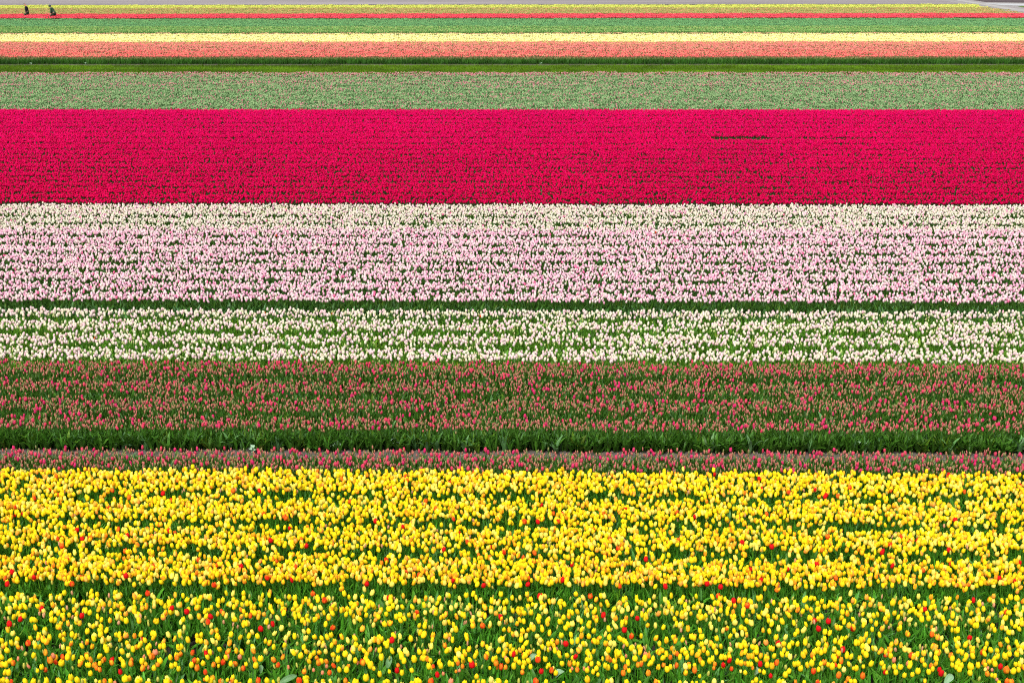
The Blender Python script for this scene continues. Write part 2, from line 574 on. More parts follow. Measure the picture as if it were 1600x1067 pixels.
def colour_of(t):
    return {'Y': (YEL, (.88, .3, .02, .12), "clear yellow"), 'P': (YEL2, (.9, .8, .35, .3), "pale yellow"),
            'M': (YEL, (.88, .28, .02, .6), "yellow tulip with a little orange"), 'O': ((.84, .42, .02), (.85, .16, .015, .9), "orange-flushed"),
            'R': (RED, (.55, .01, .01, .5), "scarlet"), 'r': (ORA, (.80, .04, .012, .9), "orange-red"),
            'S': (SAL, (.8, .3, .2, .4), "salmon"), 'B': (BUD, (.6, .6, .1, .2), "greenish")}[t]


# the flowers nearest the camera, ten times the photograph's pixels from x = 160 * tile, y = 1017
FRONT = [
"75,95,Y,70 35,125,Y,80 35,210,M,75 205,185,O,70 290,130,S,45 458,170,B,45 475,55,Y,55 635,85,B,45 632,150,S,35 725,85,O,60 765,60,S,50 790,145,O,85 858,160,r,50 895,125,r,55 950,100,M,65 955,185,Y,85 1000,75,r,50 1030,70,Y,60 1075,125,Y,80 1115,160,O,65 1150,70,Y,65 1215,140,Y,65 1280,105,O,60 1262,175,Y,80 1420,60,Y,60 1405,130,O,75 1460,130,Y,55 1400,215,Y,65 1455,190,O,50 1555,195,Y,60 1585,120,O,60 1515,265,O,60 1562,290,O,60 1410,345,Y,70 1150,230,B,35 1115,415,Y,80 585,305,Y,55 652,248,Y,70 375,240,B,35 510,255,B,25 40,470,Y,80 130,465,Y,60 185,470,r,50 510,475,Y,75 740,465,Y,70 710,490,Y,50 605,485,B,35 920,485,Y,80 1060,485,Y,65 1290,475,B,30 1330,475,B,40 1505,465,P,50 1560,490,Y,50",
"50,40,Y,90 5,130,O,40 160,65,R,75 155,180,O,70 295,50,Y,75 330,160,Y,65 380,130,Y,50 330,210,Y,75 455,195,O,75 490,85,O,60 560,25,S,45 650,20,Y,70 695,80,B,40 550,165,B,35 620,160,Y,80 680,198,M,60 620,268,O,80 765,215,S,40 805,262,Y,75 870,208,O,60 805,70,O,55 840,15,S,80 950,60,O,85 1005,125,Y,80 1130,90,Y,60 1170,135,O,65 1120,140,Y,50 1090,228,Y,75 1145,210,Y,60 1190,275,Y,65 1175,35,O,75 1297,65,r,55 1465,150,r,70 1525,120,Y,60 1395,215,Y,75 1478,265,O,80 1575,180,Y,75 285,330,R,65 355,430,Y,85 415,425,M,75 35,465,O,65 128,465,Y,65 205,485,S,30 590,450,Y,65 545,475,Y,70 728,450,P,50 868,445,B,40 1010,475,Y,85 1065,485,O,50 1245,480,Y,70 1525,490,Y,40 1595,440,O,40",
"40,60,R,50 85,55,Y,55 10,155,Y,50 10,330,r,65 305,45,O,80 340,65,Y,60 205,135,Y,85 275,165,r,75 130,210,O,70 208,232,Y,50 405,198,Y,70 480,200,B,40 435,85,S,35 498,70,Y,65 560,60,O,70 610,30,S,55 628,125,B,40 648,205,Y,55 595,265,r,70 540,290,B,35 762,55,O,65 795,145,O,50 790,222,Y,80 938,80,Y,80 1125,118,O,75 1195,130,r,70 1200,55,O,60 1160,200,B,40 1425,80,Y,75 1410,175,S,40 1442,190,B,35 1495,60,B,35 1515,215,B,45 1545,310,O,75 1585,425,Y,80 35,430,Y,70 138,415,O,65 85,470,Y,80 240,465,O,65 350,445,Y,50 437,410,Y,60 425,460,O,70 485,480,Y,60 698,480,Y,70 835,470,r,80 980,460,Y,80 1080,480,Y,45 1148,460,B,45 1475,460,r,90 280,480,B,35 165,485,B,35",
"85,15,Y,60 150,40,O,60 35,110,M,65 92,160,Y,65 180,175,O,85 240,108,O,65 352,78,Y,55 415,125,B,35 480,125,r,60 425,195,Y,55 582,105,Y,80 725,70,P,75 675,95,S,40 702,170,Y,60 815,95,Y,70 885,45,M,70 970,90,r,75 1030,30,Y,65 1030,125,Y,75 877,185,O,75 990,225,Y,95 1042,270,M,55 1160,60,Y,80 1285,318,Y,50 1138,365,Y,68 915,415,Y,88 1015,475,Y,65 1405,300,R,75 1425,220,O,55 1475,340,Y,72 1510,155,Y,75 1555,155,Y,70 1550,60,Y,80 1320,85,B,35 305,235,S,50 35,260,B,30 100,295,S,40 235,340,S,50 345,330,r,70 510,290,Y,68 568,245,B,40 612,295,Y,75 642,228,O,50 5,420,Y,60 245,475,M,65 355,455,P,45 375,490,Y,50 485,475,B,40 600,465,O,70 750,480,Y,90 1220,490,Y,60 1280,480,Y,55 1380,470,P,45 125,485,B,35",
"85,15,B,40 200,25,Y,60 270,25,Y,50 75,125,Y,90 165,150,M,75 235,125,Y,80 310,110,O,65 395,165,Y,55 350,185,Y,45 310,235,Y,80 370,235,r,55 490,228,Y,75 540,175,Y,60 560,35,Y,75 620,155,Y,60 662,90,Y,72 678,210,Y,55 750,90,O,65 805,60,M,55 850,25,Y,60 860,75,M,60 785,145,Y,60 880,130,P,78 830,238,O,60 725,312,O,45 778,298,S,38 995,150,Y,70 1050,120,Y,65 980,215,R,85 1030,210,M,50 1085,215,B,38 1148,35,Y,68 1175,155,O,70 1258,102,Y,62 1258,262,Y,45 1020,40,B,35 1370,50,Y,70 1370,110,Y,65 1350,185,O,80 1425,248,r,75 1455,210,O,45 1500,255,O,58 1515,160,Y,68 1525,115,S,60 1440,25,Y,65 1045,392,M,68 45,298,Y,62 440,370,R,70 525,350,S,48 125,470,Y,85 170,475,Y,60 325,470,r,85 635,475,S,75 1075,480,M,50 995,480,Y,35 1155,478,Y,70 1278,460,P,85 1408,465,Y,80 1505,485,Y,60 1590,75,Y,50",
"98,25,R,60 175,60,Y,80 225,90,Y,60 265,20,Y,65 410,15,Y,80 10,80,Y,60 85,135,Y,78 20,150,M,60 180,140,Y,75 225,140,Y,70 405,130,r,85 510,115,Y,60 545,95,Y,50 575,215,Y,65 545,250,Y,45 685,180,P,42 785,180,Y,75 895,35,Y,72 910,105,R,70 905,202,O,72 975,190,Y,62 1000,145,Y,58 998,40,Y,58 940,270,S,38 918,305,Y,38 1020,290,O,68 1130,45,Y,78 1195,65,Y,60 1245,70,B,35 1120,200,S,45 1152,222,S,42 1238,200,Y,65 1295,145,Y,75 1345,125,Y,52 1398,95,Y,45 1178,290,Y,75 1268,322,Y,62 1318,270,Y,68 1342,362,Y,52 1180,445,M,82 1450,155,O,65 1455,228,Y,68 1500,260,Y,70 1515,90,M,78 1470,20,Y,70 1570,45,O,55 33,240,Y,72 172,250,Y,62 163,330,O,65 290,245,Y,65 447,308,R,72 612,300,r,72 680,338,Y,70 368,470,r,80 385,485,O,60 530,485,Y,65 255,485,B,35 105,480,B,35 1485,475,Y,75 1560,465,P,70 805,495,Y,45",
"58,65,Y,75 180,45,Y,85 235,30,S,40 345,25,Y,85 405,75,Y,50 135,158,Y,70 175,158,Y,65 20,250,Y,65 168,255,O,65 140,342,O,75 228,305,Y,58 358,105,Y,80 365,215,O,68 462,115,Y,78 450,165,O,60 525,205,Y,55 505,45,S,50 548,108,Y,62 582,65,O,50 655,105,Y,85 705,185,Y,45 755,150,M,55 765,215,O,60 730,30,Y,65 848,70,Y,85 830,280,Y,80 878,248,Y,62 530,340,O,80 970,90,O,62 1055,65,O,50 1070,110,Y,58 1065,182,r,52 952,205,B,35 1150,65,Y,80 1200,75,Y,55 1190,155,O,68 1300,85,M,85 1385,35,Y,65 1345,40,M,60 1120,245,P,80 1170,245,Y,60 1108,335,M,72 1255,215,Y,58 1252,300,O,80 1378,195,Y,70 1330,388,Y,52 1463,355,B,35 1450,125,O,60 1490,150,Y,80 1535,135,Y,60 1568,205,O,62 1555,265,O,50 1430,175,Y,40 200,485,Y,75 395,490,Y,55 645,480,O,65 700,490,Y,50 1015,490,Y,60 1555,480,P,75 1215,492,Y,50 1285,495,Y,45 1390,492,Y,50",
"20,100,Y,75 15,50,Y,50 125,120,Y,58 95,150,Y,50 105,210,R,68 238,152,R,66 228,275,r,58 268,65,Y,60 320,170,Y,68 375,180,M,80 430,170,O,35 378,315,P,40 452,330,Y,65 495,200,Y,75 540,205,Y,60 560,265,O,45 472,88,M,65 440,25,Y,62 550,78,M,65 635,90,M,55 668,118,Y,62 680,200,R,72 675,308,M,42 738,325,Y,65 712,42,O,48 800,50,Y,60 812,110,M,72 828,185,r,55 782,215,Y,72 865,235,M,80 940,150,B,42 1005,70,P,75 840,385,R,60 1068,365,Y,80 1120,312,Y,65 1078,250,B,42 1205,155,Y,72 1272,120,Y,65 1350,138,M,58 1295,30,M,80 1195,30,B,30 1300,265,Y,75 1485,185,Y,85 1470,30,Y,90 1535,100,O,62 1565,110,Y,40 1510,310,r,78 1585,290,Y,60 1592,190,Y,40 610,452,Y,70 558,480,M,50 690,490,Y,45 92,480,P,42 970,480,Y,75 1022,480,Y,55 1235,485,O,50 1580,480,r,60 1365,490,Y,50",
"40,130,O,75 20,200,Y,60 175,65,Y,72 262,55,r,75 310,35,Y,70 190,15,Y,70 440,42,Y,62 138,205,M,65 200,240,Y,85 262,215,r,58 305,165,O,50 318,235,Y,60 398,152,Y,65 458,140,Y,65 385,288,P,72 45,275,B,40 295,378,O,80 600,98,M,50 680,145,P,38 692,238,Y,50 612,205,B,30 535,265,Y,50 575,265,Y,75 795,195,Y,72 895,95,Y,68 775,15,Y,90 678,388,r,80 980,162,Y,45 1095,75,r,75 1158,88,Y,65 1102,165,S,52 1200,155,P,42 1250,100,B,35 1282,160,S,50 1330,55,r,72 1005,260,Y,62 1020,325,R,60 1052,335,Y,40 1080,265,B,45 1172,245,Y,65 1200,330,Y,75 1270,242,Y,72 1325,375,Y,68 1455,362,Y,65 1400,230,Y,70 1425,195,Y,75 1540,310,Y,78 1490,95,M,65 1560,90,P,35 1585,130,M,60 445,428,O,72 500,465,Y,60 565,475,Y,65 405,490,O,50 1015,30,B,40 1465,15,Y,70",
"222,90,Y,78 285,180,M,60 62,210,Y,68 140,222,O,65 168,282,Y,62 118,322,Y,72 272,290,R,62 298,340,R,85 362,370,B,30 435,90,O,68 340,20,O,65 545,25,Y,75 490,15,M,60 600,110,Y,50 628,75,M,42 55,470,M,52 490,215,Y,65 555,190,Y,75 620,225,Y,75 545,250,Y,65 582,285,Y,70 692,165,M,45 750,95,Y,48 815,80,Y,75 795,20,M,60 780,235,Y,90 762,335,Y,80 885,225,Y,72 945,125,Y,70 940,170,Y,60 998,180,O,52 990,280,P,38 1030,258,S,38 1100,290,S,42 1040,350,O,75 1095,375,Y,50 1142,385,Y,68 1175,440,S,40 1115,120,Y,75 1170,140,Y,60 1215,110,Y,65 1155,200,Y,75 1225,240,R,75 1268,50,Y,58 1310,100,Y,75 1170,25,Y,78 1365,20,Y,70 1325,280,O,100 1425,310,Y,80 1515,290,Y,70 1480,205,Y,62 1395,210,P,45 1503,105,P,65 1590,260,O,40 1328,475,r,72 1410,480,O,80 1215,485,Y,55 890,432,B,25"]
flowers = []
for k, row in enumerate(FRONT):
    for it in row.split():
        a = it.split(',')
        flowers.append((160 * k + float(a[0]) / 10, 1017 + float(a[1]) / 10, a[2], float(a[3])))
flowers.sort(key=lambda f: -((f[1] - 1017) * 1.0 + f[3] * 0.22))
NEAR, REST = flowers[:300], flowers[300:]
# red and orange-red flowers picked out higher up in the yellow beds (photograph's pixels * 3.075)
RED_A = "222,143 750,155 1100,155 165,182 588,188 838,180 108,232 38,258 362,335 405,378 450,373 625,355 675,392 290,418 1308,375 1495,400 618,430 1155,493 1310,540 45,543 622,548 1025,590 55,585 345,592 1245,160 1385,270 1355,268 220,700 98,762 358,762 812,718 905,715 1035,748 990,780 1262,810 1550,672 1565,775 140,877 65,798 1490,628 710,640 690,850"
RED_B = "130,145 665,170 705,168 615,165 180,277 750,255 1265,290 1255,72 1575,118 1065,375 662,370 390,425 905,447 975,412 1262,440 585,488 435,520 335,545 340,580 65,580 685,558 1465,553 195,672 272,710 1112,720 1530,718 630,768 650,788 760,775 1285,832 412,872 733,900 1385,900 600,760 145,615 135,665"
RED_C = "360,90 235,35 385,190 168,285 452,232 862,300 923,297 970,322 520,335 1048,285 1350,240 1445,162 1175,320 1258,362 698,412 730,418 462,415 30,183 1320,425 1435,475 1235,518 180,490 328,558 97,570 527,572 645,598 862,587 895,545 1072,585 1312,582 1525,610 208,658 920,657 1170,655 345,718 762,743 675,785 1395,745 1225,733 1310,807 1410,838 205,865 1090,882 828,920"
reds = []
for s, ox in ((RED_A, 0), (RED_B, 1080), (RED_C, 540)):
    for it in s.split():
        a, b = it.split(','); reds.append((ox + float(a) / 3.075, 720 + float(b) / 3.075))

ZB = 0.415                       # height at which the middle of a flower stands
dF = lambda y, z=ZB: depth(y, z)


def make_yellow():
    out = []
    y_near = dF(1019); y_mid0, y_mid1, y_far = dF(927), dF(911), dF(737)
    gl = jit
    # sparse half of the bed, nearer than the dark gap
    X, Y = grid_pts(y_near, y_mid0, 138)
    k = bloom_keep(X, Y, .95, [dF(984), dF(1046)], .85, .17, 21, 2.0)
    X, Y = X[k], Y[k]; n = len(X)
    ty, tc, fl = yellow_cols(n, .20, .004, .24)
    out.append(pack(X, Y, ty, tc, fl, gl(np.tile(G_YEL, (n, 1)), .25), rng.normal(.88, .11, n)))
    # dense half
    X, Y = grid_pts(y_mid1, y_far, 290)
    k = bloom_keep(X, Y, .96, [dF(863), dF(818), dF(775)], .97, .18, 31, 2.6)
    X, Y = X[k], Y[k]; n = len(X)
    ty, tc, fl = yellow_cols(n, .22, .006, .05)
    near = rng.random(n) < np.clip((dF(850) - Y) / 1.2, 0, 1) * .35
    fl[near, 3] = rng.uniform(.5, 1, near.sum())
    out.append(pack(X, Y, ty, tc, fl, gl(np.tile(G_YEL, (n, 1)), .25), rng.normal(.87, .10, n)))
    # the part of the bed in front of the frame
    X, Y = grid_pts(dF(1067) - 1.5, dF(1070), 80); n = len(X)
    ty, tc, fl = yellow_cols(n, .18, .02, .15)
    out.append(pack(X, Y, ty, tc, fl, gl(np.tile(G_YEL, (n, 1)), .25)))
    # beside the frame, level with the transcribed front flowers
    X, Y = grid_pts(dF(1070), dF(1019), 80)
    w = np.abs(X + Y * math.tan(YAW)) > Y * 0.40 + .35
    X, Y = X[w], Y[w]; n = len(X)
    ty, tc, fl = yellow_cols(n, .18, .02, .15)
    out.append(pack(X, Y, ty, tc, fl, gl(np.tile(G_YEL, (n, 1)), .25)))
    # flowers read off one by one
    pts, tys, cols, fls, sc = [], [], [], [], []
    for (x, y, t, w) in REST:
        c, f, _ = colour_of(t); p = un(x, y, ZB)
        pts.append(p); cols.append(c); fls.append(f)
        tys.append(4 if t == 'B' else (5 if w < 46 else random.choice((0, 1, 2)))); sc.append(np.clip(w / 74, .85, 1.15))
    for (x, y) in reds:
        p = un(x, y, ZB); pts.append(p); tys.append(random.choice((0, 2)))
        if random.random() < .62: cols.append(RED); fls.append((.6, .01, .01, .4))
        else: cols.append(ORA); fls.append((.80, .03, .01, .95))
        sc.append(1.06)
    pts = np.array(pts); n = len(pts)
    # these stand a little taller than their neighbours, and a little nearer
    out.append(pack(pts[:, 0], pts[:, 1], np.array(tys), jit(np.array(cols), .06), np.array(fls), gl(np.tile(G_YEL, (n, 1)), .2), np.array(sc)))
    out.append(leaf_fill(dF(1067) - 1.7, y_far - .05, 34, G_YEL))
    X, Y = grid_pts(y_mid1 - .12, y_mid0 + .12, 40); n = len(X)
    out.append(pack(X, Y, rng.choice(LEAF_TYPES, n), np.zeros((n, 3)), np.zeros((n, 4)), jit(np.tile(G_YEL, (n, 1)), .25)))
    scatter("yellow_tulips", PROTO, cat(*out), "yellow tulips with orange and red ones among them, filling the field behind the front row")


make_yellow()

# ------------------------------------------------------------------ pink budded tulips on both sides of the path
G_PINK = (.045, .130, .012)
ZP = 0.37


def pink_bed(name, y0, y1, gaps, label, dens=150, bright=.20):
    X, Y = grid_pts(y0, y1, dens)
    k = bloom_keep(X, Y, .95, gaps, 1.0, .22, 41, 3.5)
    X, Y = X[k], Y[k]; n = len(X)
    u = rng.random(n)
    cols = np.tile((.40, .20, .125), (n, 1)); cols[u < .50] = (.54, .16, .15); cols[u < bright] = (.66, .05, .12); cols[u < bright * .4] = (.62, .02, .14); cols[u > .68] = (.20, .25, .09)
    typ = np.where(u < bright, rng.choice([0, 1, 2], n), rng.choice([4, 5], n))
    fl = np.tile((.6, .3, .15, .35), (n, 1)); fl[u < bright, 3] = .1
    sc = np.where(u < bright, rng.normal(.74, .08, n), rng.normal(.75, .08, n)); scz = .97
    a = pack(X, Y, typ, jit(cols, .15), fl, jit(np.tile(G_PINK, (n, 1)), .25), sc)
    a['scl'][:, 2] *= scz
    b = leaf_fill(y0 - .08, y1 + (.0 if gaps else .10), 55 if gaps else 110, G_PINK, .3, .96 if gaps else 1.06, gaps, .65, .16)
    e = leaf_fill(y0 - .10, y0 + .3, 110 if gaps else 20, G_PINK, .3, .90)
    scatter(name, PROTO, cat(a, b, e), label)


y_path0, y_path1 = depth(706, ZP) + .02, depth(704.5, 0) - .12
pink_bed("pink_tulips", dF(735) + .1, y_path0, [], "narrow strip of pink tulips in bud between the yellow field and the path", 260, .12)
pink_bed("pink_tulips", y_path1 + .08, depth(568, ZP), [depth(y, ZP) for y in (593, 620, 649)], "wide bed of small pink tulip buds over dark leaves behind the path", 265, .10)
hw = 16
sheet("path", [(-hw, y_path0 - .05), (hw, y_path0 - .05), (hw, y_path1 + .12), (-hw, y_path1 + .12)], 0.004, M_PATH)

# ------------------------------------------------------------------ white and pale pink tulips
G_PALE = (.085, .225, .015)


def pale_bed(name, ya, yb, gaps, dens, cols_fn, label, gcol, gs=.72, gw=.13, base=.95):
    y0, y1 = dF(ya), dF(yb)
    X, Y = grid_pts(y0, y1, dens)
    k = bloom_keep(X, Y, base, [dF(g) for g in gaps], gs, gw, 61, 3.0)
    X, Y = X[k], Y[k]; n = len(X)
    tc, typ = cols_fn(X, Y, n)
    fl = np.tile((.80, .28, .42, .0), (n, 1)); fl[:, 3] = rng.uniform(0, .5, n) * (rng.random(n) < .4)
    a = pack(X, Y, typ, jit(tc, .06), fl, jit(np.tile(gcol, (n, 1)), .25), rng.normal(1.0, .07, n))
    a['scl'] *= np.array([.80, .80, .98])
    b = leaf_fill(y0 - .1, y1, 34, gcol)
    scatter(name, PROTO, cat(a, b), label)


def cream(X, Y, n):
    u = rng.random(n)
    c = np.tile((.80, .76, .58), (n, 1)); c[u < .36] = (.80, .63, .62); c[u > .72] = (.56, .64, .26); c[u > .9985] = (.8, .1, .02)
    return c, np.where(u > .72, rng.choice([4, 5], n), rng.choice([0, 1, 2], n))


def blush(X, Y, n):
    far = np.clip((Y - dF(362)) / .6, 0, 1)
    u = rng.random(n)
    c = np.tile((.82, .56, .64), (n, 1)); c[u < .26] = (.80, .42, .56); c[u > .58] = (.83, .70, .66); c[u < .015] = (.80, .16, .34)
    w = rng.random(n) < far * .75
    c[w] = (.76, .72, .58)
    g = (rng.random(n) < (.06 + .14 * far)); c[g] = (.60, .66, .34)
    c[u > .9998] = (.8, .1, .02)
    return c, np.where(g, rng.choice([4, 5], n), rng.choice([0, 1, 2], n))


pale_bed("white_tulips", 561, 485, (498, 519, 541), 195, cream, "creamy white tulips in loose rows with much green between them", G_PALE, 1.05, .25)
pale_bed("pale_pink_tulips", 468.5, 320, (338, 350, 369, 382, 396, 410, 423, 439, 455), 190, blush, "pale pink and white tulips in close rows in front of the magenta field", (.045, .125, .014), 1.0, .19)
tmp_y0, tmp_y1 = dF(485), dF(468.5)
fill = leaf_fill(tmp_y0 - .1, tmp_y1 + .1, 60, (.032, .10, .016))
scatter("tulip_leaves", PROTO, fill, "dark green tulip leaves in the gap between white and pale pink flowers")

# ------------------------------------------------------------------ magenta tulips
LOW = [plant_mesh("m0", 'cup', 11, leaves=2, seg=9, rings=4, lseg=3), plant_mesh("m1", 'round', 12, leaves=2, seg=9, rings=4, lseg=3),
       plant_mesh("m2", 'open', 13, leaves=2, seg=9, rings=4, lseg=3), plant_mesh("m3", 'smallbud', 14, leaves=2, seg=9, rings=4, lseg=3),
       plant_mesh("m4", 'smallbud', 15, leaves=2, seg=9, rings=4, lseg=3), plant_mesh("m5", 'smallbud', 16, leaves=2, seg=9, rings=4, lseg=3),
       plant_mesh("m6", 'leaf', 17, leaves=5, lseg=3), plant_mesh("m7", 'leaf', 18, leaves=5, lw=.040, lseg=3)]
y0, y1 = dF(319) + .22, dF(172)
X, Y = grid_pts(y0, y1, 205, 1.08)
gp = [dF(g) for g in (311.5, 302.5, 293.5, 284.5, 277, 269, 263, 255, 249, 242, 234, 225, 216, 207, 200, 193, 187, 181)]
k = bloom_keep(X, Y, 1.0, gp, 1.05, .20, 71, 6.0, .04)
hA, hB = un(1113, 216, ZB), un(1203, 216, ZB)
hole = (X > hA.x) & (X < hB.x) & (Y > hA.y - .42 + .12 * smooth1(X, 5, .8)) & (Y < hA.y + .5 + .15 * smooth1(X, 6, .7))
streak = (X > hB.x) & (X < hB.x + 3.5) & (np.abs(Y - hA.y) < .3) & (rng.random(len(X)) < .7)
k &= ~hole & ~streak
X, Y = X[k], Y[k]; n = len(X)
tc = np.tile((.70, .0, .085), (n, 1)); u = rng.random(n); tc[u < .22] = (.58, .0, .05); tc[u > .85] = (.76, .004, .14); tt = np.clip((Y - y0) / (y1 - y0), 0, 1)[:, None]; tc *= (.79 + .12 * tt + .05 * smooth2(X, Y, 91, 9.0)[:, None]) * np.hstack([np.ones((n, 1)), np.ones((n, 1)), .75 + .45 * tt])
fl = np.tile((.85, .0, .15, .3), (n, 1))
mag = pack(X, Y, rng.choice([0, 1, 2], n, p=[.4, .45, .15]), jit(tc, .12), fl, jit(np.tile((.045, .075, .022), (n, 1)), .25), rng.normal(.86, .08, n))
lf = leaf_fill(y0, y1, 9, (.06, .12, .04))
X, Y = rng.uniform(hA.x, hB.x, 160), rng.uniform(hA.y - .2, hA.y + .6, 160); n = 160
hl = pack(X, Y, rng.choice(LEAF_TYPES, n), np.zeros((n, 3)), np.zeros((n, 4)), jit(np.tile((.07, .13, .035), (n, 1)), .3))
scatter("magenta_tulips", LOW, cat(mag, lf, hl), "broad field of vivid magenta tulips in close rows")

# ------------------------------------------------------------------ the far beds, planted in patches one row deep
PATCH = [patch_mesh("f%d" % i, 100 + i) for i in range(5)]
PLEAF = [patch_mesh("g%d" % i, 200 + i, bloom=False, leaf_n=110) for i in range(3)]


def far_bed(name, y0, y1, cols_fn, label, protos=PATCH, step=.77, sc=1.0, xlim=None, hk=1.0):
    nrow = max(1, int(round((y1 - y0) / step)))
    st = (y1 - y0) / nrow
    pts = []
    for r in range(nrow):
        y = y0 + (r + .5) * st
        hwid = y * .40 * 1.08 + 2
        x = -hwid - y * .02 + random.random()
        while x < hwid:
            if xlim is None or x < xlim(y): pts.append((x, y))
            x += 0.93
    pts = np.array(pts); n = len(pts)
    rot = np.zeros((n, 3)); rot[:, 2] = rng.choice([0, math.pi], n)
    scl = np.ones((n, 3)); scl[:, 0] = rng.choice([-1, 1], n) * rng.uniform(.97, 1.06, n); scl[:, 1] = st / .77; scl[:, 2] = rng.normal(hk, .04, n)
    pos = np.stack([pts[:, 0], pts[:, 1] + rng.normal(0, .05, n), np.zeros(n)], 1)
    tc, fl, lc = cols_fn(pos[:, 0], pos[:, 1], n)
    P = dict(pos=pos, rot=rot, scl=scl * np.array([sc, 1, 1]), typ=rng.integers(0, len(protos), n), tcol=jit(tc, .05), tflush=fl, lcol=jit(lc, .08), tvar=rng.uniform(0, 1, n))
    return scatter(name, protos, P, label)


def const(a, b, f, l, fv=.0):
    def fn(X, Y, n):
        fl = np.tile(tuple(b) + (f,), (n, 1)).astype(float)
        fl[:, 3] += fv * smooth2(X * .35, Y, 7, 3.0)
        return np.tile(a, (n, 1)).astype(float), fl, np.tile(l, (n, 1)).astype(float)
    return fn


ZF = 0.36
gy0, gy1 = dF(172) + .25, depth(114.5, ZF)


def green_fn(X, Y, n):
    """unopened buds, with more colour towards the grass"""
    t = np.clip((Y - gy0) / (gy1 - gy0), 0, 1)
    fl = np.tile((.62, .24, .27, 0.), (n, 1))
    fl[:, 3] = .10 + .12 * t + .45 * np.clip((t - .86) / .08, 0, 1) + .20 * np.exp(-((t - .66) / .05) ** 2) + .10 * smooth2(X * .3, Y, 8, 2.5)
    fl[:, 3] = np.clip(fl[:, 3], 0, .95)
    return np.tile((.25, .40, .17), (n, 1)), fl, np.tile((.14, .27, .10), (n, 1))


far_bed("budding_tulips", gy0, gy1, green_fn, "grey-green field of unopened tulips with a dusting of pink along its far edge")

# grass strip and the narrow path beyond it
gr0, gr1 = gy1 + .5, depth(103.2, 0)
fp1 = depth(101.9, 0)
wy = 80
sheet("grass_verge", [(-wy, gr0 - 1.2), (wy, gr0 - 1.2), (wy, gr1), (-wy, gr1)], 0.004, plain("turf_soil", (.06, .085, .012), .95, 2.0, .4))
sheet("far_path", [(-wy, gr1), (wy, gr1), (wy, fp1 + .3), (-wy, fp1 + .3)], 0.004, M_PATH)


def grass_mesh(name, seed):
    r = random.Random(seed)
    V, Fc, B, S = [], [], [], []
    for _ in range(420):
        x, y = r.uniform(-.5, .5), r.uniform(-.5, .5)
        h = r.uniform(.05, .14); a = r.uniform(0, 6.28); w = .012; lx, ly = r.gauss(0, .05), r.gauss(0, .05)
        o = len(V)
        V += [(x + w * math.cos(a), y + w * math.sin(a), 0), (x - w * math.cos(a), y - w * math.sin(a), 0), (x + lx, y + ly, h)]
        B += [.2, .2, 1.0]; S += [r.random()] * 3; Fc.append((o, o + 1, o + 2))
    me = mesh(name, V, Fc, [M_LEAF, M_LEAF], [0] * len(Fc))
    add_attr(me, "blade", B); add_attr(me, "shade", S); add_attr(me, "pick", S)
    return bpy.data.objects.new(name, me)


def grass_fn(X, Y, n):
    s = smooth2(X * .25, Y, 33, 3.0)[:, None]
    front = np.clip((Y - gr0) / 3.5, 0, 1)[:, None]
    c = np.tile((.085, .175, .004), (n, 1)) * (1 + .30 * s) * (.62 + .38 * front)
    return np.zeros((n, 3)), np.zeros((n, 4)), c


far_bed("grass", gr0 - .4, gr1, grass_fn, "strip of short yellow-green grass between two tulip fields", [grass_mesh("t0", 1), grass_mesh("t1", 2)], step=.9)

# dark leafy front edge, then salmon tulips
sy0 = fp1 + .28
far_bed("tulip_leaves", sy0, sy0 + 1.0, const((0, 0, 0), (0, 0, 0), 0, (.032, .105, .010)), "dark leafy front edge of the salmon tulip bed", PLEAF, .5, hk=1.1)
s_y1 = depth(66.3, ZF)


def salmon_fn(X, Y, n):
    t = np.clip((Y - sy0) / (s_y1 - sy0), 0, 1)
    fl = np.tile((.66, .36, .20, 0.), (n, 1)); fl[:, 3] = .12 + .30 * t + .12 * smooth2(X * .3, Y, 18, 3.0)
    tc = np.tile((.90, .19, .17), (n, 1)); tc[t > .45] = (.88, .25, .22)
    return tc, np.clip(fl, 0, 1), np.tile((.22, .20, .08), (n, 1))


far_bed("salmon_tulips", sy0 + 1.0, s_y1, salmon_fn, "band of salmon-pink tulips beyond the grass strip")
py1 = depth(54.2, ZF)
far_bed("pale_yellow_tulips", s_y1 + .1, py1, const((.97, .92, .38), (.97, .90, .50), .25, (.65, .62, .2)), "thin bright band of pale yellow tulips", sc=1.0)
far_bed("pale_yellow_tulips", py1 + .1, py1 + .8, const((.80, .55, .30), (.60, .28, .18), .5, (.12, .12, .05)), "thin pinkish fringe of tulips at the far side of the pale yellow band")
y_a, y_b, y_c = depth(51.8, ZF) + .6, depth(42, ZF), depth(30.2, ZF)
far_bed("green_tulips", y_a, y_b, const((.22, .42, .11), (.60, .58, .22), .10, (.12, .29, .06), .06), "light green strip of tulips in leaf, flecked with yellow")
far_bed("green_tulips", y_b, y_c, const((.15, .37, .14), (.24, .43, .15), .25, (.09, .25, .09), .08), "bluish green strip of tulips in leaf in front of the red band")
r0, r1 = depth(29.2, ZF) + .3, depth(22.4, ZF)
far_bed("red_tulips", r0, r1, const((.86, .07, .11), (.88, .12, .16), .4, (.10, .06, .03), .1), "thin band of red tulips in which two people stand")


def track_x(y):
    """x of the field's right-hand end, along the farm track"""
    pts = sorted([(p.y, p.x) for p in (un(x, y, .42) for x, y in TX)])
    return np.interp(y, [p[0] for p in pts], [p[1] for p in pts]) - .3


o1 = depth(13.2, ZF)
far_bed("fading_tulips", r1 + .2, o1, const((.42, .44, .12), (.66, .30, .16), .30, (.22, .26, .06), .1), "olive band of fading tulips behind the red band", xlim=track_x)
far_bed("yellow_green_tulips", o1, depth(8.6, ZF), const((.70, .73, .13), (.58, .63, .14), .4, (.34, .40, .05)), "thin yellow-green band, the farthest flowers, ending at the farm track", xlim=track_x)

